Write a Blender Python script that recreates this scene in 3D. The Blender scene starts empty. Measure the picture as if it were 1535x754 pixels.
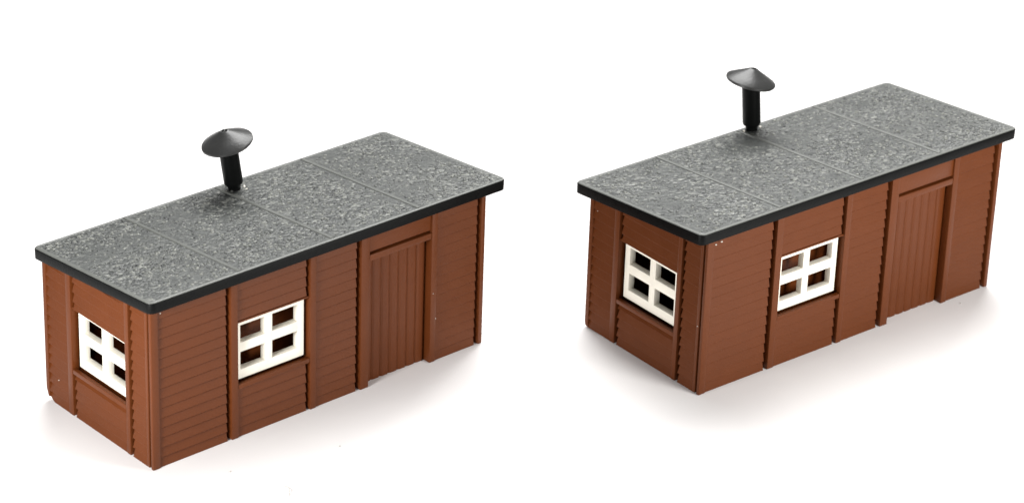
import bpy, bmesh, math, random
from mathutils import Vector, Matrix, noise

sc = bpy.context.scene
COL = sc.collection
random.seed(7)

# ------------------------------------------------------------------ dimensions (1 unit = 1 cm of the models)
L, W, H, SL = 6.0, 2.62, 2.493, 0.0965      # length, depth, front height, roof fall per unit of depth
PITCH = 0.155                               # lap of the cladding boards

# ------------------------------------------------------------------ materials
def new_mat(name):
    m = bpy.data.materials.new(name); m.use_nodes = True
    nt = m.node_tree; b = nt.nodes['Principled BSDF']
    return m, nt, b

def nd(nt, t, **kw):
    n = nt.nodes.new(t)
    for k, v in kw.items():
        if k in n.inputs: n.inputs[k].default_value = v
        else: setattr(n, k, v)
    return n

def plastic(name, col, rough, var=0.12, bump=0.02, scale=3.0, sheen=0.5):
    m, nt, b = new_mat(name)
    tc = nd(nt, 'ShaderNodeTexCoord')
    n1 = nd(nt, 'ShaderNodeTexNoise'); n1.inputs['Scale'].default_value = scale; n1.inputs['Detail'].default_value = 5
    nt.links.new(tc.outputs['Object'], n1.inputs['Vector'])
    mx = nd(nt, 'ShaderNodeMix', data_type='RGBA')
    mx.inputs[6].default_value = tuple(c * (1 - var) for c in col) + (1,)
    mx.inputs[7].default_value = tuple(min(1, c * (1 + var)) for c in col) + (1,)
    nt.links.new(n1.outputs['Fac'], mx.inputs[0]); nt.links.new(mx.outputs[2], b.inputs['Base Color'])
    n2 = nd(nt, 'ShaderNodeTexNoise'); n2.inputs['Scale'].default_value = 26; n2.inputs['Detail'].default_value = 4
    nt.links.new(tc.outputs['Object'], n2.inputs['Vector'])
    bp = nd(nt, 'ShaderNodeBump'); bp.inputs['Strength'].default_value = 0.5; bp.inputs['Distance'].default_value = bump
    nt.links.new(n2.outputs['Fac'], bp.inputs['Height']); nt.links.new(bp.outputs['Normal'], b.inputs['Normal'])
    mr = nd(nt, 'ShaderNodeMapRange'); mr.inputs['To Min'].default_value = rough - .07; mr.inputs['To Max'].default_value = rough + .09
    nt.links.new(n1.outputs['Fac'], mr.inputs['Value']); nt.links.new(mr.outputs['Result'], b.inputs['Roughness'])
    b.inputs['Specular IOR Level'].default_value = sheen
    return m

BROWN = plastic('brown_plastic', (0.112, 0.0290, 0.0065), 0.43, var=0.10, bump=0.006, sheen=.19)
WHITE = plastic('white_plastic', (0.88, 0.845, 0.74), 0.45, var=0.03, bump=0.003)
BLACK = plastic('lit_black_plastic', (0.032, 0.0325, 0.032), 0.36, var=0.25, bump=0.006, sheen=.5)  # cowl: same plastic as EDGE, light on its upward face put into the colour
EDGE = plastic('shaded_black_plastic', (0.0030, 0.0033, 0.0033), 0.38, var=0.25, bump=0.006, sheen=.10)  # roof edge and pipe: same plastic, their shade put into the darker colour
GLUE = plastic('dried_glue', (0.75, 0.72, 0.64), 0.3, var=0.1, bump=0.004, scale=20)
DUST = plastic('dust', (0.58, 0.56, 0.53), 0.8, var=0.2, bump=0.004, scale=20)

def roof_material():
    m, nt, b = new_mat('granular_roof_felt')
    tc = nd(nt, 'ShaderNodeTexCoord')
    oi = nd(nt, 'ShaderNodeObjectInfo')
    off = nd(nt, 'ShaderNodeVectorMath', operation='MULTIPLY_ADD')
    cmb = nd(nt, 'ShaderNodeCombineXYZ')
    for i in range(3): nt.links.new(oi.outputs['Random'], cmb.inputs[i])
    off.inputs[1].default_value = (40, 40, 40)
    nt.links.new(cmb.outputs[0], off.inputs[0]); nt.links.new(tc.outputs['Object'], off.inputs[2])
    V = off.outputs[0]
    n0 = nd(nt, 'ShaderNodeTexNoise'); n0.inputs['Scale'].default_value = 12; n0.inputs['Detail'].default_value = 3
    wv = nd(nt, 'ShaderNodeVectorMath', operation='MULTIPLY_ADD'); wv.inputs[1].default_value = (.05, .05, .05)
    nt.links.new(V, n0.inputs['Vector']); nt.links.new(n0.outputs['Color'], wv.inputs[0]); nt.links.new(V, wv.inputs[2])
    vo = nd(nt, 'ShaderNodeTexVoronoi', feature='F1'); vo.inputs['Scale'].default_value = 19
    nt.links.new(wv.outputs[0], vo.inputs['Vector'])
    # patches where the grain is coarse and patches where it is nearly smooth
    n3 = nd(nt, 'ShaderNodeTexNoise'); n3.inputs['Scale'].default_value = 1.0; n3.inputs['Detail'].default_value = 3
    nt.links.new(V, n3.inputs['Vector'])
    amp = nd(nt, 'ShaderNodeMapRange'); amp.inputs['From Min'].default_value = .36; amp.inputs['From Max'].default_value = .62
    amp.inputs['To Min'].default_value = .25; amp.inputs['To Max'].default_value = 1.0
    nt.links.new(n3.outputs['Fac'], amp.inputs['Value'])
    hm = nd(nt, 'ShaderNodeMath', operation='MULTIPLY'); nt.links.new(vo.outputs['Distance'], hm.inputs[0]); nt.links.new(amp.outputs[0], hm.inputs[1])
    bp = nd(nt, 'ShaderNodeBump'); bp.invert = True; bp.inputs['Strength'].default_value = 0.55; bp.inputs['Distance'].default_value = 0.025
    nt.links.new(hm.outputs[0], bp.inputs['Height']); nt.links.new(bp.outputs['Normal'], b.inputs['Normal'])
    # grains of different greys: pale glints and dark pits painted into the colour
    sp = nd(nt, 'ShaderNodeSeparateColor'); nt.links.new(vo.outputs['Color'], sp.inputs[0])
    n4 = nd(nt, 'ShaderNodeTexNoise'); n4.inputs['Scale'].default_value = 24; n4.inputs['Detail'].default_value = 3
    nt.links.new(V, n4.inputs['Vector'])
    mxv = nd(nt, 'ShaderNodeMix', data_type='FLOAT'); mxv.inputs[0].default_value = .30
    nt.links.new(sp.outputs[0], mxv.inputs[2]); nt.links.new(n4.outputs['Fac'], mxv.inputs[3])
    cr = nd(nt, 'ShaderNodeValToRGB')
    e = cr.color_ramp.elements
    e[0].position = .14; e[0].color = (.016, .018, .017, 1)
    e[1].position = .86; e[1].color = (.25, .255, .23, 1)
    for p, c in ((.30, (.048, .052, .049, 1)), (.52, (.070, .075, .071, 1)), (.70, (.100, .105, .097, 1))):
        k = e.new(p); k.color = c
    nt.links.new(mxv.outputs[0], cr.inputs['Fac'])
    flat = nd(nt, 'ShaderNodeMix', data_type='RGBA'); flat.inputs[6].default_value = (.066, .071, .067, 1)
    nt.links.new(amp.outputs[0], flat.inputs[0]); nt.links.new(cr.outputs['Color'], flat.inputs[7])
    nt.links.new(flat.outputs[2], b.inputs['Base Color'])
    b.inputs['Roughness'].default_value = .43
    b.inputs['Specular IOR Level'].default_value = .5
    return m
ROOF = roof_material()
PALE = plastic('pale_grain', (0.190, 0.195, 0.175), 0.38, var=0.25, bump=0.002, scale=9)
GREY = plastic('grey_grain', (0.100, 0.105, 0.097), 0.40, var=0.25, bump=0.002, scale=9)
DARK = plastic('dark_grain', (0.016, 0.018, 0.017), 0.40, var=0.25, bump=0.002, scale=9)
ROOFSMOOTH = plastic('smooth_roof_edge', (0.125, 0.130, 0.120), 0.40, var=0.12, bump=0.004)

def ground_material():
    m, nt, b = new_mat('white_paper')
    tc = nd(nt, 'ShaderNodeTexCoord')
    n1 = nd(nt, 'ShaderNodeTexNoise'); n1.inputs['Scale'].default_value = .9; n1.inputs['Detail'].default_value = 6
    nt.links.new(tc.outputs['Object'], n1.inputs['Vector'])
    mx = nd(nt, 'ShaderNodeMix', data_type='RGBA')
    mx.inputs[6].default_value = (.80, .785, .785, 1); mx.inputs[7].default_value = (.87, .86, .855, 1)
    nt.links.new(n1.outputs['Fac'], mx.inputs[0]); nt.links.new(mx.outputs[2], b.inputs['Base Color'])
    b.inputs['Roughness'].default_value = .75; b.inputs['Specular IOR Level'].default_value = .25
    return m
PAPER = ground_material()

# ------------------------------------------------------------------ mesh helpers
def box(bm, x0, x1, y0, y1, z0, z1, bev=0.0, top=None, mi=0):
    """axis box; top(x, y) optionally gives the height of the upper corners"""
    vs = []
    for x, y, z in ((x0,y0,z0),(x1,y0,z0),(x1,y1,z0),(x0,y1,z0),(x0,y0,z1),(x1,y0,z1),(x1,y1,z1),(x0,y1,z1)):
        if top and z == z1: z = top(x, y)
        vs.append(bm.verts.new((x, y, z)))
    fs = [bm.faces.new([vs[i] for i in f]) for f in ((0,3,2,1),(4,5,6,7),(0,1,5,4),(1,2,6,5),(2,3,7,6),(3,0,4,7))]
    for f in fs: f.material_index = mi
    if bev:
        es = set(e for f in fs for e in f.edges)
        bmesh.ops.bevel(bm, geom=list(es), offset=bev, segments=2, affect='EDGES', profile=.6)
    return fs

def prism(bm, poly, frame, d0, d1):
    """extrude the 2-D polygon poly from d0 to d1; frame(u, v, d) -> xyz"""
    a = [bm.verts.new(frame(u, v, d0)) for u, v in poly]
    b = [bm.verts.new(frame(u, v, d1)) for u, v in poly]
    n = len(poly)
    bm.faces.new(a[::-1]); bm.faces.new(b)
    for i in range(n): bm.faces.new((a[i], a[(i+1) % n], b[(i+1) % n], b[i]))

def cut(bm, co, no):
    """slice off everything on the +no side of a plane and close the cut"""
    r = bmesh.ops.bisect_plane(bm, geom=bm.verts[:] + bm.edges[:] + bm.faces[:], plane_co=co, plane_no=no, clear_outer=True)
    ed = [e for e in bm.edges if e.is_boundary]
    if ed: bmesh.ops.holes_fill(bm, edges=ed, sides=0)

def obj(name, bm, mats, parent=None, smooth=None):
    bmesh.ops.recalc_face_normals(bm, faces=bm.faces[:])
    me = bpy.data.meshes.new(name); bm.to_mesh(me); bm.free()
    for m in (mats if isinstance(mats, (list, tuple)) else [mats]): me.materials.append(m)
    if smooth is not None:
        for p in me.polygons: p.use_smooth = True
        me.set_sharp_from_angle(angle=math.radians(smooth))
    o = bpy.data.objects.new(name, me); COL.objects.link(o)
    if parent: o.parent = parent
    return o

def tag(o, label, cat, group=None, kind=None):
    o['label'] = label; o['category'] = cat
    if group: o['group'] = group
    if kind: o['kind'] = kind

def roof_z(y): return H - SL * y

# a wall in its own (u, d, z) frame: u along the wall, d inward from the outer face
def wall_core(bm, frame, us, zs, holes, d0, d1, topf):
    """slab d0..d1 on the grid us x zs, minus the hole cells; topf(u) = height of the last row"""
    nu, nz = len(us), len(zs)
    V = {}
    def v(i, j, k):
        key = (i, j, k)
        if key not in V:
            z = topf(us[i]) if j == nz - 1 else zs[j]
            V[key] = bm.verts.new(frame(us[i], (d0, d1)[k], z))
        return V[key]
    solid = lambda i, j: 0 <= i < nu-1 and 0 <= j < nz-1 and (i, j) not in holes
    for i in range(nu-1):
        for j in range(nz-1):
            if not solid(i, j): continue
            for k in (0, 1): bm.faces.new((v(i,j,k), v(i+1,j,k), v(i+1,j+1,k), v(i,j+1,k)))
            if not solid(i-1, j): bm.faces.new((v(i,j,0), v(i,j+1,0), v(i,j+1,1), v(i,j,1)))
            if not solid(i+1, j): bm.faces.new((v(i+1,j,0), v(i+1,j+1,0), v(i+1,j+1,1), v(i+1,j,1)))
            if not solid(i, j-1): bm.faces.new((v(i,j,0), v(i+1,j,0), v(i+1,j,1), v(i,j,1)))
            if not solid(i, j+1): bm.faces.new((v(i,j+1,0), v(i+1,j+1,0), v(i+1,j+1,1), v(i,j+1,1)))

def boards(bm, frame, u0, u1, z0, z1, topf=None, lap=.030):
    """lapped boards between two battens: each is a wedge, proud at its foot"""
    rnd = random.Random(int(u0 * 1000 + z0 * 77))
    k = math.floor(z0 / PITCH + .001)
    while k * PITCH < z1 - .01:
        a, b = max(z0, k * PITCH), min(z1, (k + 1) * PITCH)
        if b - a > .02:
            fr = 1 - (a - k * PITCH) / PITCH
            j = rnd.uniform(-.002, .002)
            foot = .050 - lap * fr + j
            lip = .012 if fr > .8 else 0.0
            poly_d = [(.135, a), (foot + .002, a), (foot, a + .004), (.0470, b - .021), (.0525, b - .017), (.0525, b - .002), (.135, b - .002)]
            def pt(u, d, z): return frame(u, d, min(z, topf(u)) if topf else z)
            A = [bm.verts.new(pt(u0, d, z)) for d, z in poly_d]; B = [bm.verts.new(pt(u1, d, z)) for d, z in poly_d]
            bm.faces.new(A); bm.faces.new(B[::-1])
            n = len(poly_d)
            for i in range(n): bm.faces.new((A[i], B[i], B[(i+1) % n], A[(i+1) % n]))
        k += 1

def batten(name, frame, u0, u1, z0, z1, parent, d0=0.0, d1=.130, topf=None, bev=.012, chop=None):
    bm = bmesh.new()
    zt = lambda u: topf(u) if topf else z1
    c = [(u0,d0,z0),(u1,d0,z0),(u1,d1,z0),(u0,d1,z0),(u0,d0,zt(u0)),(u1,d0,zt(u1)),(u1,d1,zt(u1)),(u0,d1,zt(u0))]
    vs = [bm.verts.new(frame(*p)) for p in c]
    for f in ((0,3,2,1),(4,5,6,7),(0,1,5,4),(1,2,6,5),(2,3,7,6),(3,0,4,7)): bm.faces.new([vs[i] for i in f])
    bmesh.ops.bevel(bm, geom=bm.edges[:], offset=bev, segments=2, affect='EDGES', profile=.55)
    if chop: chop(bm)
    return obj(name, bm, BROWN, parent, smooth=40)

def window(frame, u0, z0, w, h, d, parent):
    """thick moulded frame with one upright and one crossing glazing bar"""
    t = .125; bt = .15; sd = .115; mid = .125; cross = .150
    bl, br, bb, bt_ = .125, .105, .150, .130
    def piece(bm, a, b, c, e, dd0=d, dd1=d + sd):
        vs = [bm.verts.new(frame(u, q, z)) for q in (dd0, dd1) for u, z in ((a,c),(b,c),(b,e),(a,e))]
        for f in ((0,1,2,3),(7,6,5,4),(0,4,5,1),(1,5,6,2),(2,6,7,3),(3,7,4,0)): bm.faces.new([vs[i] for i in f])
    # frame ring with a hole, built on a grid
    bm = bmesh.new()
    us = [u0, u0 + bl, u0 + w - br, u0 + w]; zs = [z0, z0 + bb, z0 + h - bt_, z0 + h]
    wall_core(bm, frame, us, zs, {(1, 1)}, d, d + sd, lambda u: zs[-1])
    bmesh.ops.recalc_face_normals(bm, faces=bm.faces[:])
    sharp = [e for e in bm.edges if e.is_manifold and e.calc_face_angle(0) > .8]
    bmesh.ops.bevel(bm, geom=sharp, offset=.010, segments=2, affect='EDGES', profile=.6)
    o = obj('window_frame', bm, WHITE, parent, smooth=40)
    uc = u0 + bl + (w - bl - br) * .490; zc = z0 + bb + (h - bb - bt_) * .50
    def bar(a, b, c, e, dd):
        bm = bmesh.new(); piece(bm, a, b, c, e, d + dd, d + sd - dd)
        bmesh.ops.recalc_face_normals(bm, faces=bm.faces[:])
        bmesh.ops.bevel(bm, geom=bm.edges[:], offset=.007, segments=2, affect='EDGES', profile=.6)
        return obj('glazing_bar', bm, WHITE, o, smooth=40)
    bar(uc - mid/2, uc + mid/2, z0 + bb - .01, z0 + h - bt_ + .01, .002)
    bar(u0 + bl - .01, u0 + w - br + .01, zc - cross/2, zc + cross/2, .004)
    return o

# ------------------------------------------------------------------ the hut
def make_hut(loc, yaw, label, roof_off, pipe, chop_size, blobs, grain, roof_extra):
    root = bpy.data.objects.new('model_hut', None); COL.objects.link(root)
    root.location = loc; root.rotation_euler = (0, 0, yaw); root.empty_display_size = .5
    tag(root, label, 'model hut', 'toy lineside huts')
    Z0 = .004
    front = lambda u, d, z: (u, d, z)
    back = lambda u, d, z: (L - u, W - d, z)
    near = lambda u, d, z: (d, u, z)            # short wall with the window
    far = lambda u, d, z: (L - d, W - u, z)
    ztop_f = lambda u: roof_z(.03) - .004
    ztop_b = lambda u: roof_z(W) - .004
    ztop_n = lambda u: roof_z(u) - .004
    ztop_x = lambda u: roof_z(W - u) - .004
    c1 = chop_size
    def chop_far(bm):                            # the short wall's lower back corner is worn round
        for f_, g_ in ((1.0, .42), (.42, 1.0)):
            n = Vector((0, g_, -f_)).normalized()
            cut(bm, Vector((0, W - c1 * (.62 if f_ > .5 else .0) * 1.0, 0.0 if f_ > .5 else c1 * .62)), n)
    def chop_near(bm):
        cut(bm, Vector((0, .055 + .05, 0)), Vector((0, -.45, -1)).normalized())

    # ---- front wall (long, with window and door)
    WX0, WX1, WZ0, WZ1 = 1.478, 2.722, .852, 1.815
    DX0, DX1, DZ1 = 3.815, 4.979, 2.055
    bm = bmesh.new()
    us = [.07, WX0 - .06, WX1 + .04, DX0, DX1, L - .06]; zs = [Z0, WZ0 - .05, WZ1 + .02, DZ1, H]
    wall_core(bm, front, us, zs, {(1, 1), (3, 0), (3, 1), (3, 2)}, .125, .185, ztop_f)
    P = [(.125, 1.290, Z0, 2.60), (WX0, WX1 - .030, Z0, .785), (WX0, WX1 - .030, WZ1, 2.60), (2.85, 3.600, Z0, 2.60), (5.080, 5.862, Z0, 2.60)]
    for u0, u1, z0, z1 in P: boards(bm, front, u0 - .004, u1, z0, min(z1, ztop_f(0)))
    fw = obj('front_wall', bm, BROWN, root)
    batten('corner_post', front, .002, .128, Z0, H, fw, topf=ztop_f, d1=.056, bev=.012)
    batten('corner_post', front, 5.925, L, Z0, H, fw, topf=ztop_f)
    batten('batten', front, 1.353, WX0, Z0, H, fw, topf=ztop_f)
    batten('batten', front, WX1 + .025, WX1 + .135, Z0, H, fw, topf=ztop_f)
    batten('batten', front, 4.979, 5.088, Z0, H, fw, topf=ztop_f, d1=.165)
    batten('window_sill', front, WX0 + .002, WX1 + .023, .775, WZ0 - .003, fw, d0=.004, d1=.080, bev=.014)
    batten('window_head', front, WX0 + .002, WX1 + .023, WZ1 - .004, WZ1 + .022, fw, d0=.026, d1=.180, bev=.006)
    batten('door_jamb', front, 3.668, DX0 + .008, Z0, H, fw, topf=ztop_f, d1=.165)
    batten('door_lintel', front, DX0 + .010, 4.977, DZ1 - .003, 2.150, fw, d0=.004, d1=.145)
    batten('fascia_board', front, DX0 + .010, 4.977, 2.185, H, fw, d0=.030, d1=.075, topf=ztop_f, bev=.006)
    # door: vertical planks in one mesh
    bm = bmesh.new()
    n = 7; w = (DX1 - DX0) / n
    box(bm, DX0 - .02, DX1 + .02, .150, .20, Z0, DZ1 + .03)
    for i in range(n):
        a, b = DX0 + i * w, DX0 + (i + 1) * w
        prism(bm, [(a + .001, .152), (a + .006, .146), (a + .040, .134), (b - .034, .134), (b - .008, .146), (b - .001, .152)],
              lambda u, v, d: (u, v, d), Z0, DZ1 + .02)
    obj('door', bm, BROWN, root)
    window(front, 1.45, .885, 1.245, .975, .082, root)

    # ---- near end wall (short, with window)
    EU0, EU1, EZ0, EZ1 = .655, 1.925, .765, 1.735
    bm = bmesh.new()
    us = [.162, EU0 - .02, EU1 + .04, W - .162]; zs = [Z0, EZ0 - .05, EZ1 + .02, H]
    wall_core(bm, near, us, zs, {(1, 1)}, .125, .185, ztop_n)
    for u0, u1, z0, z1 in ((.150, .490, Z0, 2.6), (EU0 - .03, EU1 - .045, Z0, .70), (EU0 - .03, EU1 - .045, EZ1, 2.6), (2.04, W - .075, Z0, 2.6)):
        boards(bm, near, u0, u1, z0, min(z1, H - .004), ztop_n, lap=.042)
    chop_far(bm)
    ew = obj('end_wall', bm, BROWN, root)
    batten('corner_post', near, .094, .156, Z0, H, ew, d0=.004, topf=ztop_n, bev=.018, chop=chop_near)
    batten('corner_post', near, W - .085, W, Z0, H, ew, topf=ztop_n, bev=.022, chop=chop_far)
    batten('batten', near, .538, EU0 - .026, Z0, H, ew, topf=ztop_n)
    batten('batten', near, EU1 + .004, 2.045, Z0, H, ew, topf=ztop_n)
    batten('window_sill', near, EU0 - .024, EU1 + .002, .690, EZ0 - .003, ew, d0=.004, d1=.080, bev=.014)
    batten('window_head', near, EU0 - .024, EU1 + .002, EZ1 - .004, EZ1 + .022, ew, d0=.026, d1=.180, bev=.006)
    window(near, .630, .800, 1.245, .975, .095, root)

    # ---- the two walls turned away
    bm = bmesh.new()
    wall_core(bm, far, [.162, W - .162], [Z0, H], set(), .125, .185, ztop_x)
    for u0, u1 in ((.1, 1.25), (1.37, W - .1)): boards(bm, far, u0, u1, Z0, H - .004, ztop_x)
    xw = obj('end_wall', bm, BROWN, root)
    batten('batten', far, 1.25, 1.37, Z0, H, xw, topf=ztop_x)
    batten('corner_post', far, 0.0, .10, Z0, H, xw, topf=ztop_x)
    batten('corner_post', far, W - .10, W - .055, Z0, H, xw, topf=ztop_x, d1=.050)
    bm = bmesh.new()
    wall_core(bm, back, [.08, L - .07], [Z0, H], set(), .125, .185, ztop_b)
    for u0, u1 in ((.10, 2.0), (2.12, 3.9), (4.02, L - .1)): boards(bm, back, u0, u1, Z0, ztop_b(0))
    chop_far(bm)
    bw = obj('back_wall', bm, BROWN, root)
    for u in (2.0, 3.9): batten('batten', back, u, u + .12, Z0, H, bw, topf=ztop_b)
    bm = bmesh.new(); box(bm, .16, L - .16, .22, W - .16, .012, .07)
    obj('floor_plate', bm, BROWN, root)
    bm = bmesh.new(); box(bm, WX0 - .15, WX1 + .5, .45, .49, .08, 2.30)
    obj('window_backing', bm, BROWN, root)

    # ---- roof: a plate with rounded corners, lapped granular sheets, smooth black edge
    T, RL, RD, R = .179, 6.333 + roof_extra, 2.807 + .03, .100
    ox, oy = roof_off
    def outline(ins, r):
        pts = []
        for cx, cy, a0 in ((RL - ins - r, ins + r, -90), (RL - ins - r, RD - ins - r, 0), (ins + r, RD - ins - r, 90), (ins + r, ins + r, 180)):
            for k in range(7):
                a = math.radians(a0 + 90 * k / 6); pts.append((cx + r * math.cos(a), cy + r * math.sin(a)))
        return pts
    def P3(x, y, z): return (x - ox, y - oy, H - SL * (y - oy) + z)
    def rings(bm, levels, cap_bottom, cap_top, mats):
        prev = None
        for li, (ins, z) in enumerate(levels):
            ring = [bm.verts.new(P3(x, y, z)) for x, y in outline(ins, max(R - ins, .03))]
            if prev:
                for i in range(len(ring)):
                    f = bm.faces.new((prev[i], prev[(i+1) % len(ring)], ring[(i+1) % len(ring)], ring[i])); f.material_index = mats[li-1]
            elif cap_bottom: bm.faces.new(ring[::-1])
            prev = ring
        if cap_top: bm.faces.new(prev)
    bm = bmesh.new()                                   # the sheet
    rings(bm, [(.010, T - .075), (.010, T - .010), (.018, T - .003), (.030, T), (.050, T - .001), (.066, T - .004)], True, False, [1, 1, 1, 1, 1])
    # granular field, divided finely enough to carry real lumps
    nx, ny = 300, 130
    i0 = .066
    rr = random.Random(int(ox * 1000))
    seed = Vector((rr.uniform(0, 50), rr.uniform(0, 50), 0))
    seams = [RL * f for f in (.241, .496, .744)]
    grid = []
    for i in range(nx + 1):
        row = []
        for j in range(ny + 1):
            x = i0 + (RL - 2 * i0) * i / nx; y = i0 + (RD - 2 * i0) * j / ny
            edge = min(x - i0, y - i0, RL - i0 - x, RD - i0 - y)
            sd = min(abs(x - s) for s in seams)
            wgt = min(1, edge / .05) * min(1, max(0, (sd - .035) / .04))
            p = Vector((x, y, 0)) * 1.0 + seed
            a = noise.noise(p * 18) * .5 + noise.noise(p * 31) * .6
            patch = .55 + .8 * max(-.4, min(.6, noise.noise(p * 1.3) * 1.6))
            h = (.0035 * a) * patch * wgt
            h *= 1 if edge > .001 else 0
            # keep the field inside the rounded corners
            cx = min(max(x, R), RL - R); cy = min(max(y, R), RD - R)
            dx, dy = x - cx, y - cy; dd = math.hypot(dx, dy); lim = R - i0
            if dd > lim and dx and dy: x, y = cx + dx / dd * lim, cy + dy / dd * lim
            row.append(bm.verts.new(P3(x, y, T - .004 + h)))
        grid.append(row)
    for i in range(nx):
        for j in range(ny):
            f = bm.faces.new((grid[i][j], grid[i+1][j], grid[i+1][j+1], grid[i][j+1])); f.material_index = 0
    for s in seams:                                    # smooth raised joint between two sheets
        prof = [(-.026, -.01), (-.024, .007), (-.016, .013), (.016, .013), (.040, .007), (.052, -.01)]
        A = [bm.verts.new(P3(s + u, .052, T - .004 + v)) for u, v in prof]; B = [bm.verts.new(P3(s + u, RD - .052, T - .004 + v)) for u, v in prof]
        for k in range(5):
            f = bm.faces.new((A[k], A[k+1], B[k+1], B[k])); f.material_index = 1
        for e in (A, B): bm.faces.new(e).material_index = 1
    for k in range(9000):                              # stone grains standing proud of the felt
        x, y = rr.uniform(.10, RL - .10), rr.uniform(.10, RD - .10)
        if min(abs(x - s - .01) for s in seams) < .06: continue
        dens = noise.noise(Vector((x, y, 0)) * .9 + seed) + .55 * noise.noise(Vector((x, y, 4)) * 2.6 + seed) + grain * (-.35 + .95 * min(1, x / 3.2))
        dens -= 1.1 * math.exp(-(((x - ox - pipe[0] + .15) / .50) ** 2 + ((y - oy - pipe[1] + .45) / .55) ** 2))   # smooth moulding round the pipe
        if rr.random() > .44 + .55 * dens: continue
        r = .011 + .020 * rr.random() ** 1.5; hh = r * rr.uniform(.35, .75) * (.8 + .35 * grain)
        c = rr.random(); mi = 4 if c < .32 + .16 * grain else (2 if c < .66 else 3)
        if mi == 4: hh *= .55
        a0 = rr.uniform(0, 6); st = rr.uniform(.75, 1.3)
        def pt(q, z, a): return P3(x + r * q * math.cos(a) * st, y + r * q * math.sin(a) / st, T - .006 + z)
        lo = [bm.verts.new(pt(1, 0, a0 + i * 1.0472)) for i in range(6)]
        md = [bm.verts.new(pt(.78, hh * .65, a0 + i * 1.0472 + .2)) for i in range(6)]
        tp = bm.verts.new(pt(0.1, hh, a0))
        for i in range(6):
            bm.faces.new((lo[i], lo[(i+1) % 6], md[(i+1) % 6], md[i])).material_index = mi
            bm.faces.new((md[i], md[(i+1) % 6], tp)).material_index = mi
    roof = obj('roof', bm, [ROOF, ROOFSMOOTH, PALE, GREY, DARK], root, smooth=50)
    bm = bmesh.new()                                   # the black edge below it
    rings(bm, [(.10, .001), (.016, .001), (.003, .010), (0, T - .026), (.004, T - .018), (.009, T - .015), (.10, T - .015)], False, False, [0]*6)
    obj('roof_edge', bm, EDGE, roof, smooth=40)

    # ---- chimney: pipe, collar, cowl
    bx, by, lean, cowl_n, ln = pipe
    base = Vector((bx, by, H + T - SL * by - .03)); ax = Vector(lean).normalized()
    q = Vector((0, 0, 1)).rotation_difference(ax)
    def lathe(bm, prof, origin, quat, seg=40, wob=0.0):
        prev = None
        for r, z in prof:
            ring = []
            for k in range(seg):
                a = 2 * math.pi * k / seg
                rr2 = r * (1 + wob * math.sin(3 * a + 1) + wob * math.sin(7 * a))
                ring.append(bm.verts.new(origin + quat @ Vector((rr2 * math.cos(a), rr2 * math.sin(a), z))))
            if prev:
                for k in range(seg): bm.faces.new((prev[k], prev[(k+1) % seg], ring[(k+1) % seg], ring[k]))
            else: bm.faces.new(ring[::-1])
            prev = ring
        bm.faces.new(prev)
    bm = bmesh.new()
    lathe(bm, [(.090, -.02), (.092, .06), (.100, .085), (.134, .125), (.141, .15), (.141, ln)], base, q)
    ch = obj('chimney', bm, EDGE, root, smooth=35)
    top = base + ax * ln
    q2 = Vector((0, 0, 1)).rotation_difference((Matrix.Rotation(-yaw, 3, 'Z') @ Vector((math.tan(math.radians(cowl_n[0])), -math.tan(math.radians(cowl_n[1])), 1))).normalized())
    bm = bmesh.new()
    lathe(bm, [(.06, -.030), (.30, -.040), (.372, -.036), (.385, -.020), (.383, .004), (.370, .018), (.25, .082), (.12, .152), (.066, .184), (.054, .190), (.044, .188), (.034, .168), (.004, .166)], top, q2, 56, .004)
    obj('chimney_cowl', bm, BLACK, ch, smooth=35)
    # ---- dried glue
    for (x, y, z, r) in blobs:
        bm = bmesh.new(); r *= .8
        m = Matrix.Translation((x, y, z)) @ Matrix.Rotation(rr.uniform(0, 3), 4, 'Z') @ Matrix.Diagonal((r, r * rr.uniform(.6, .9), r * .6, 1))
        bmesh.ops.create_icosphere(bm, subdivisions=2, radius=1, matrix=m)
        obj('dried_glue', bm, GLUE, root, smooth=60)
    return root

def ry(y, oy=0): return H + .179 - SL * y
LH = dict(loc=(-4.84513708, -7.07554461, 0), yaw=.73764157, roof_off=(.080, .112),
          pipe=(3.2516, 2.4311, (-.085, .06, .77), (-13, 5), .79), chop_size=.34, grain=.5, roof_extra=.045,
          blobs=[(3.40, 2.40, ry(2.40) + .005, .035), (3.37, 2.30, ry(2.3), .022), (3.10, 2.44, ry(2.44), .022),
                 (.17, .0, 2.42, .012), (5.02, -.002, 1.15, .009), (5.08, -.002, .72, .010), (.012, 2.30, .42, .012)])
RH = dict(loc=(2.78865331, -4.40759014, 0), yaw=.68600381, roof_off=(.175, .046),
          pipe=(3.2250, 2.6389, (-.035, .055, .80), (10, -4), .845), chop_size=.16, grain=.9, roof_extra=.105,
          blobs=[(3.38, 2.62, ry(2.62) + .005, .034), (3.08, 2.66, ry(2.66) + .004, .028),
                 (.14, -.004, 2.43, .020), (.25, -.002, 2.445, .022), (.012, 2.45, 2.0, .012), (.003, .12, 1.10, .016)])
make_hut(label='brown toy hut at left, darker grey roof, its chimney cowl leaning left', **LH)
make_hut(label='brown toy hut at right, paler speckled roof, its chimney cowl tipped to the right', **RH)

# ------------------------------------------------------------------ white ground
bm = bmesh.new()
vs = [bm.verts.new(p) for p in ((-150, -100, 0), (150, -100, 0), (150, 200, 0), (-150, 200, 0))]
bm.faces.new(vs)
g = obj('ground', bm, PAPER)
tag(g, 'seamless white paper sheet under both huts', 'ground', kind='structure')

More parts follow.
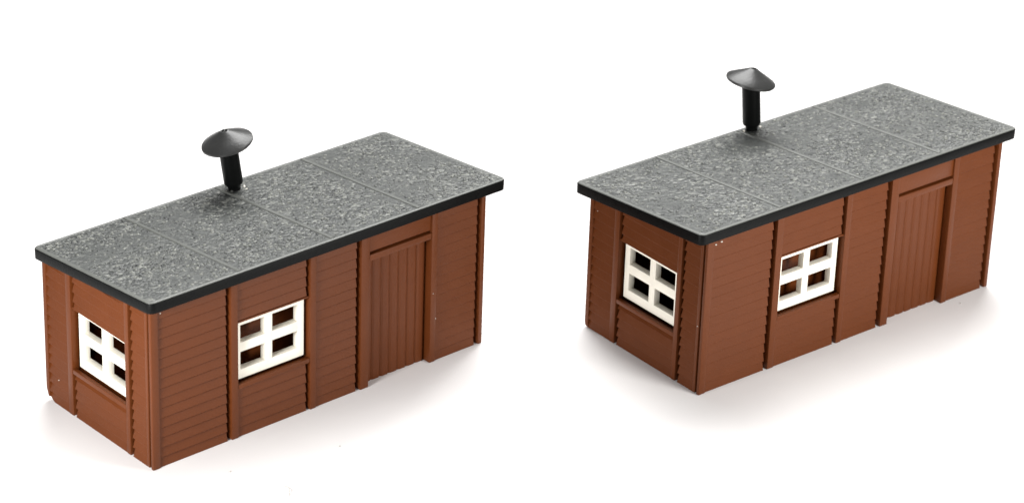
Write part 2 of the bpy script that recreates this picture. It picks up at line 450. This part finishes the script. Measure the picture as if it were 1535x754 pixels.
# a few bits of dust that lie on the paper
def speck(name, x, y, r, label, cat):
    bm = bmesh.new()
    bmesh.ops.create_icosphere(bm, subdivisions=2, radius=1, matrix=Matrix.Translation((x, y, r * .35)) @ Matrix.Rotation(x * 3, 4, 'Z') @ Matrix.Diagonal((r, r * .6, r * .4, 1)))
    for v in bm.verts: v.co += Vector((noise.noise(v.co * 40), noise.noise(v.co * 40 + Vector((9, 0, 0))), 0)) * r * .5
    tag(obj(name, bm, DUST, smooth=60), label, cat)
speck('dust_speck', -3.789, -7.017, .022, 'grey dust speck on the white paper below the left hut near its front corner', 'dust speck')
speck('dust_speck', -2.325, -6.222, .020, 'grey dust speck on the white paper below the door of the left hut', 'dust speck')
speck('dust_speck', 6.956, -1.217, .018, 'tiny dust speck on the paper close to the door of the right hut', 'dust speck')
bm = bmesh.new()
prev = None
for k in range(9):
    t_ = k / 8; c = Vector((-3.00 + .09 * t_ + .03 * math.sin(t_ * 4), -7.36 - .24 * t_, .014 + .012 * math.sin(t_ * 3)))
    ring = [bm.verts.new(c + Vector((math.cos(a) * .010, 0, math.sin(a) * .010))) for a in (0, 1.05, 2.09, 3.14, 4.19, 5.24)]
    if prev:
        for i in range(6): bm.faces.new((prev[i], prev[(i+1) % 6], ring[(i+1) % 6], ring[i]))
    else: bm.faces.new(ring)
    prev = ring
bm.faces.new(prev)
tag(obj('fibre', bm, DUST, smooth=60), 'short curved grey fibre lying on the white paper in front of the left hut', 'fibre')

# camera (solved from the photograph's corners)
C = Vector((0, -45.27773941, 23.08153146))
R_, U_, F_ = Vector((0.99934574, 0.01642613, 0.03222222)), Vector((-0.03616752, 0.45387097, 0.89033311)), Vector((0, 0.890916, -0.45416812))
cd = bpy.data.cameras.new('camera'); cam = bpy.data.objects.new('camera', cd); COL.objects.link(cam)
m = Matrix((R_, U_, -F_)).transposed().to_4x4(); m.translation = C; cam.matrix_world = m
cd.sensor_width = 36; cd.lens = 36 * 4825.871 / 1535; cd.clip_start = .5; cd.clip_end = 1000
cd.dof.use_dof = True; cd.dof.focus_distance = 46.3; cd.dof.aperture_fstop = .5
sc.camera = cam

# ------------------------------------------------------------------ light: white surround, a big softbox above and behind, one softbox each side
w = bpy.data.worlds.new('World'); sc.world = w; w.use_nodes = True
bg = w.node_tree.nodes['Background']; bg.inputs['Color'].default_value = (1, .99, .985, 1); bg.inputs['Strength'].default_value = .14

def area(name, loc, target, size, power, col=(1, 1, 1), spread=180, size_y=None):
    ld = bpy.data.lights.new(name, 'AREA'); ld.shape = 'RECTANGLE'; ld.size = size; ld.size_y = size_y or size
    ld.energy = power; ld.color = col; ld.spread = math.radians(spread)
    o = bpy.data.objects.new(name, ld); COL.objects.link(o); o.location = loc
    o.rotation_euler = (Vector(target) - Vector(loc)).to_track_quat('-Z', 'Y').to_euler()
    return o
area('softbox_top', (0, 13, 26), (0, 0, 0), 22, 16000, (1, .998, .99))
area('added_sheen_lamp', (22, 46, 25), (7, 2, 2.5), 10, 6500, (1, .995, .97))  # unseen lamp added to put sheen on the right roof's far end
area('softbox_left', (-8.3, -13, 4.5), (-6, -6, 1), 3, 1270, (1, .985, .97))
area('softbox_right', (12.5, -11, 6), (5.5, -3, 1), 5, 2000, (1, .98, .95))

sc.view_settings.view_transform = 'Standard'; sc.view_settings.look = 'None'
sc.view_settings.exposure = 0; sc.view_settings.gamma = 1
